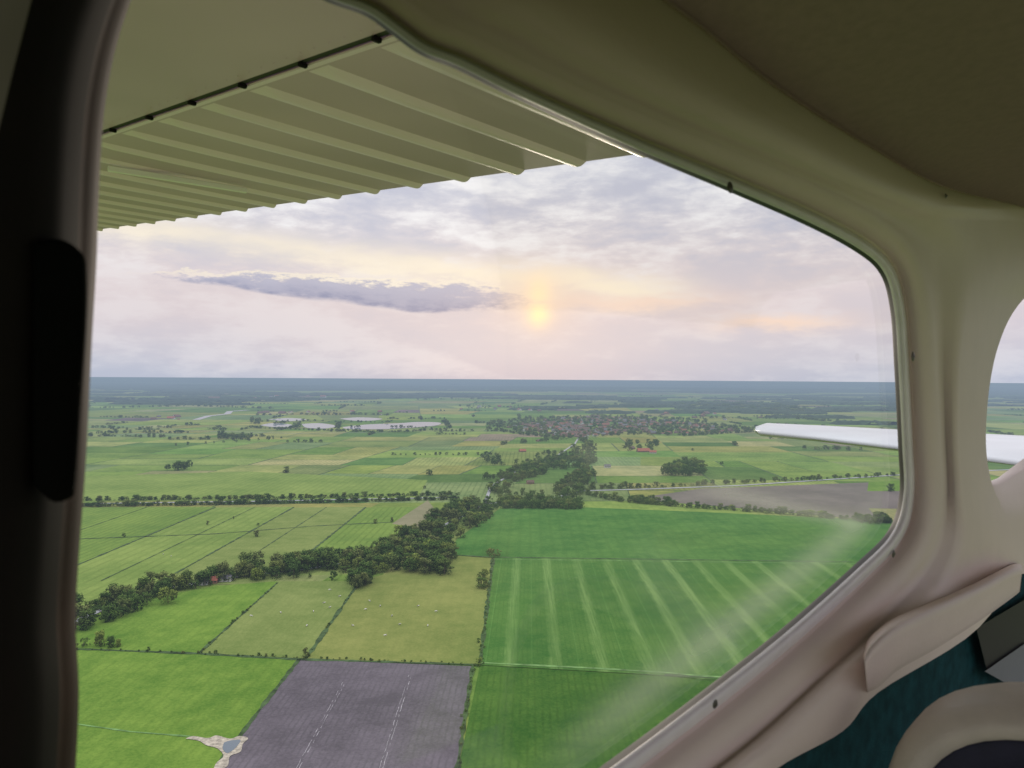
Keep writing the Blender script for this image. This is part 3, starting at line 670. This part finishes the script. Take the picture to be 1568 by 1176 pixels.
beige=plain('trim_plastic',(.80,.67,.62,1),.5,.35,14,.02,bump=.0005,tone=(.22,.165,.125,1))
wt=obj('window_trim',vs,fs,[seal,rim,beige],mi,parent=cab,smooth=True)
fa=wt.data.attributes.new('painted_shade','FLOAT','POINT')  # shade painted into trim and rim colour, darkest along the upper forward part
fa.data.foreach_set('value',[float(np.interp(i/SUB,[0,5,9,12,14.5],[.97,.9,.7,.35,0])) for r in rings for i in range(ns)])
# headliner
edge=[rings[-1][i] for i in range(0,12*SUB+1)]
first=edge[0]; last=edge[-1]
edge=[Vector((*(first-wc*1.2).xy,first.z)),Vector((*(first-wc*.5).xy,first.z))]+edge+[last+wc*1.2]
rows=[]
for x_,z_ in [(-.03,-.012),(-.012,.004),(.0,.003),(.012,-.004),(.05,.012),(.15,.03),(.35,.05),(.7,.055),(1.1,.03),(1.16,-.02),(1.2,-.12)]:
    rows.append([q-wn*x_+Vector((0,0,z_)) for q in edge])
ne=len(edge); fs=[(j*ne+i,j*ne+i+1,(j+1)*ne+i+1,(j+1)*ne+i) for j in range(len(rows)-1) for i in range(ne-1)]
headm=plain('headliner_fabric',(.22,.17,.135,1),.95,.1,90,.06,bump=.0008)
obj('headliner',[q for r in rows for q in r],fs,headm,parent=cab,smooth=True)
fl=[EYE+wc*a+wn*b+Vector((0,0,-1.0)) for a,b in ((-1.2,-.75),(3.2,-.75),(3.2,.40),(-1.2,.40))]
obj('cabin_floor',fl,[(0,1,2,3)],plain('floor_carpet',(.36,.31,.30,1),.95,.1,40,.3),parent=cab)
vs=[];rowsp=[[(1512,738),(1528,732),(1570,700),(1640,655),(1760,590)],[(1514,746),(1532,742),(1574,716),(1650,672),(1770,620)],[(1520,790),(1545,800),(1590,790),(1680,760),(1790,720)],[(1530,870),(1560,880),(1610,870),(1700,850),(1790,830)]]
inss=[.0,.02,.035,.035]
for r,i_ in zip(rowsp,inss): vs+=[wx(u,v,i_) for u,v in r]
fs=[(j*5+i,j*5+i+1,(j+1)*5+i+1,(j+1)*5+i) for j in range(3) for i in range(4)]
obj('rear_window_sill',vs,fs,beige,parent=cab,smooth=True)
# armrest ledge
top=catmull([(1322,1000),(1332,975),(1365,948),(1420,922),(1490,893),(1550,864),(1566,866)],5)
bot=catmull([(1328,1060),(1345,1052),(1375,1026),(1430,995),(1490,957),(1545,918),(1562,905)],5)
vs=[];n=len(top)
for f,ins in [(0,.040),(.05,.066),(.12,.082),(.22,.090),(.4,.088),(.7,.080),(.9,.076),(1.0,.060),(1.02,.03)]:
    for a,b in zip(top,bot): q=a*(1-f)+b*f; vs.append(wx(q[0],q[1],ins))
fs=[(j*n+i,j*n+i+1,(j+1)*n+i+1,(j+1)*n+i) for j in range(8) for i in range(n-1)]
fs.append(tuple(j*n for j in range(9))); fs.append(tuple(j*n+n-1 for j in range(9)))
obj('armrest_ledge',vs,fs,beige,parent=cab,smooth=True)
teal=plain('teal_carpet',(.008,.05,.06,1),.9,.1,40,.3,bump=.002)
px=[(1000,1500),(1150,1190),(1290,1060),(1420,940),(1560,860),(1720,800),(1720,1500)]
obj('lower_sidewall',[wx(u,v,.012) for u,v in px],[tuple(range(len(px)))],teal,parent=cab)
blk=plain('black_plastic',(.012,.011,.012,1),.6,.3)
obj('seat_belt_slot',[wx(u,v,.03) for u,v in [(1495,962),(1600,900),(1600,985),(1512,1030)]],[(0,1,2,3)],blk,parent=cab)
obj('kick_panel',[wx(u,v,.035) for u,v in [(1508,1028),(1570,985),(1640,990),(1640,1045),(1540,1046)]],[(0,1,2,3,4)],plain('grey_panel',(.17,.18,.20,1),.6,.3),parent=cab)
scr=plain('screw_head',(.10,.09,.08,1),.4,.5,metal=.6)
for u,v,r in [(1118,287,.006),(1398,546,.007),(1368,848,.006),(1095,1078,.0045),(1448,300,.004)]:
    c=wx(u,v,{1118:.02,1398:.034,1368:.013,1095:.03,1448:.06}[u]+.004)
    vs=[c-wn*.003]+[c+(wc*math.cos(a)+Vector((0,0,1))*math.sin(a))*r for a in np.linspace(0,6.283,13)[:-1]]
    obj('screw',vs,[(0,1+i,1+(i+1)%12) for i in range(12)],scr,parent=cab,smooth=True)
# door post
pe=catmull([(262,-160),(225,-60),(197,0),(172,80),(156,170),(148,280),(144,400),(137,520),(128,700),(117,850),(112,950),(117,1060),(112,1176),(104,1300),(100,1500)],5)
rows=[];pm=[]
red=plain('post_edge_vinyl',(.045,.021,.017,1),.7,.2,20,.3); dark=plain('door_post_dark',(.006,.0035,.0035,1),.75,.15,12,.3); gry=plain('post_grey_trim',(.16,.135,.125,1),.6,.3,12,.1)
for off,ins,mm in [(-4,.0,0),(0,.008,0),(6,.014,0),(16,.018,0),(26,.022,0),(48,.05,1),(95,.06,1)]:
    rows.append([wx(q[0]-off,q[1],ins) for q in pe]); pm.append(mm)
for f in (0,.3,1.0):
    rows.append([wx(max(-500,np.interp(q[1],[-160,0,100,230,600],[70,48,22,-10,-60]))-f*400,q[1],.065-.04*f) for q in pe]); pm.append([1,2,2][[0,.3,1.0].index(f)])
n=len(pe); fs=[];mi=[]
for j in range(len(rows)-1):
    for i in range(n-1): fs.append((j*n+i,(j+1)*n+i,(j+1)*n+i+1,j*n+i+1)); mi.append(pm[j+1])
obj('door_post',[q for r in rows for q in r],fs,[red,dark,gry],mi,parent=cab,smooth=True)
lp=catmull([(50,372),(92,366),(126,388),(133,420),(132,500),(124,620),(116,740),(108,762),(80,768),(50,740)],4)
n=len(lp); vs=[wx(q[0],q[1],.055) for q in lp]+[wx(q[0],q[1],.062) for q in lp]+[wx(90+(q[0]-90)*.85,570+(q[1]-570)*.95,.064) for q in lp]
fs=[(i,(i+1)%n,n+(i+1)%n,n+i) for i in range(n)]+[(n+i,n+(i+1)%n,2*n+(i+1)%n,2*n+i) for i in range(n)]+[tuple(range(2*n,3*n))]
obj('door_latch',vs,fs,plain('latch_black',(.003,.003,.003,1),.9,.05),parent=cab,smooth=True)
# window pane
gm_,t,b,o=mat('acrylic_pane'); t.n.remove(b)
tr=t.new('ShaderNodeBsdfTransparent'); tr.inputs[0].default_value=(.98,.985,.98,1)
gs=t.new('ShaderNodeBsdfGlossy'); gs.inputs['Roughness'].default_value=.05
fr=t.new('ShaderNodeFresnel'); fr.inputs[0].default_value=1.45
m1=t.new('ShaderNodeMixShader'); t.l.new(t.m('MULTIPLY',fr.outputs[0],.10),m1.inputs[0]); t.l.new(tr.outputs[0],m1.inputs[1]); t.l.new(gs.outputs[0],m1.inputs[2])
P=t.pos(); sp=t.new('ShaderNodeVectorMath',operation='DOT_PRODUCT'); t.l.new(P,sp.inputs[0]); sp.inputs[1].default_value=wc
sx=sp.outputs['Value']; s2=t.new('ShaderNodeSeparateXYZ'); t.l.new(P,s2.inputs[0]); sz=t.m('SUBTRACT',s2.outputs[2],H)
def painted_glare(pxa,pxb,w0,k):  # soft whitish streak painted into the pane in place of a cabin reflection
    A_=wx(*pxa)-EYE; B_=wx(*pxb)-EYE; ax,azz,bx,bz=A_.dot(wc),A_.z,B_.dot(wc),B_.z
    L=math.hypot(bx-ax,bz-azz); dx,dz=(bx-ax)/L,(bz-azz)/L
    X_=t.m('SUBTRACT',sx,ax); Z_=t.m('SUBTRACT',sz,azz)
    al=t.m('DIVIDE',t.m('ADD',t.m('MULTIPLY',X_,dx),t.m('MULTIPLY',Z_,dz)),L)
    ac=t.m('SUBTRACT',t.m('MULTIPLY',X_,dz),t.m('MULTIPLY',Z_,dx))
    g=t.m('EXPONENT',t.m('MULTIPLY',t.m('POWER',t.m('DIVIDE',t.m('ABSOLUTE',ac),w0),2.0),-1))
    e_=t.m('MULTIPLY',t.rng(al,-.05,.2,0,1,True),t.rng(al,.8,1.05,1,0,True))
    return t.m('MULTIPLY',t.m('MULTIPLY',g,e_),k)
tot=t.m('ADD',painted_glare((1360,770),(820,1190),.022,.24),t.m('ADD',painted_glare((1050,740),(1330,805),.010,.28),painted_glare((960,830),(1180,1080),.03,.07)))
tot=t.m('ADD',tot,painted_glare((880,690),(1020,732),.008,.12))
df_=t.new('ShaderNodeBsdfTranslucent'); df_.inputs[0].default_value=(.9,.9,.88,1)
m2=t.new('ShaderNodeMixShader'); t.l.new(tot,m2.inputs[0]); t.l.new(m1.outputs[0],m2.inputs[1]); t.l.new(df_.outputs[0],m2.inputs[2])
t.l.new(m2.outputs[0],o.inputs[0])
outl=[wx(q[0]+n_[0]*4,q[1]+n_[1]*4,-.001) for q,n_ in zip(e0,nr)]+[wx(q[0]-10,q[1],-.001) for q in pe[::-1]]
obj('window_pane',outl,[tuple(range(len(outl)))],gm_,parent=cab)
# seat
seat=empty('cabin_seat')
cream=plain('seat_vinyl_cream',(.46,.40,.35,1),.5,.35,25,.06,bump=.001); navy=plain('seat_navy',(.012,.012,.03,1),.6,.3,25,.2,bump=.001)
cen=EYE+ray(1688,1388).normalized()*1.0
zv=Vector((0,0,1)); fwd=(EYE-cen); fwd.z=0; fwd.normalize(); rx=zv.cross(fwd); tl=(zv*.95-fwd*.25).normalized()
def sup(a,rx_,rz,e_=.72):
    c,s_=math.cos(a),math.sin(a); return rx*(rx_*math.copysign(abs(c)**e_,c))+tl*(rz*math.copysign(abs(s_)**e_,s_))
A=np.linspace(0,6.283185,49)[:-1]
rws=[(.17,.155,-.10),(.185,.17,-.04),(.187,.172,.0),(.183,.168,.02),(.172,.157,.035),(.160,.145,.036),(.154,.139,.026),(.151,.136,.024),(.13,.115,.04),(.09,.08,.052),(.04,.035,.056),(.002,.002,.057)]
vs=[cen+sup(a,x_,z_)+fwd*y_ for x_,z_,y_ in rws for a in A]; n=48; fs=[];mi=[]
for j in range(len(rws)-1):
    for i in range(n): fs.append((j*n+i,j*n+(i+1)%n,(j+1)*n+(i+1)%n,(j+1)*n+i)); mi.append(0 if j<6 else 1)
obj('seat_backrest',vs,fs,[cream,navy],mi,parent=seat,smooth=True)
box3('seat_base',cen-tl*.45,rx*.17,tl*.28,fwd*.05,navy,seat,.04)
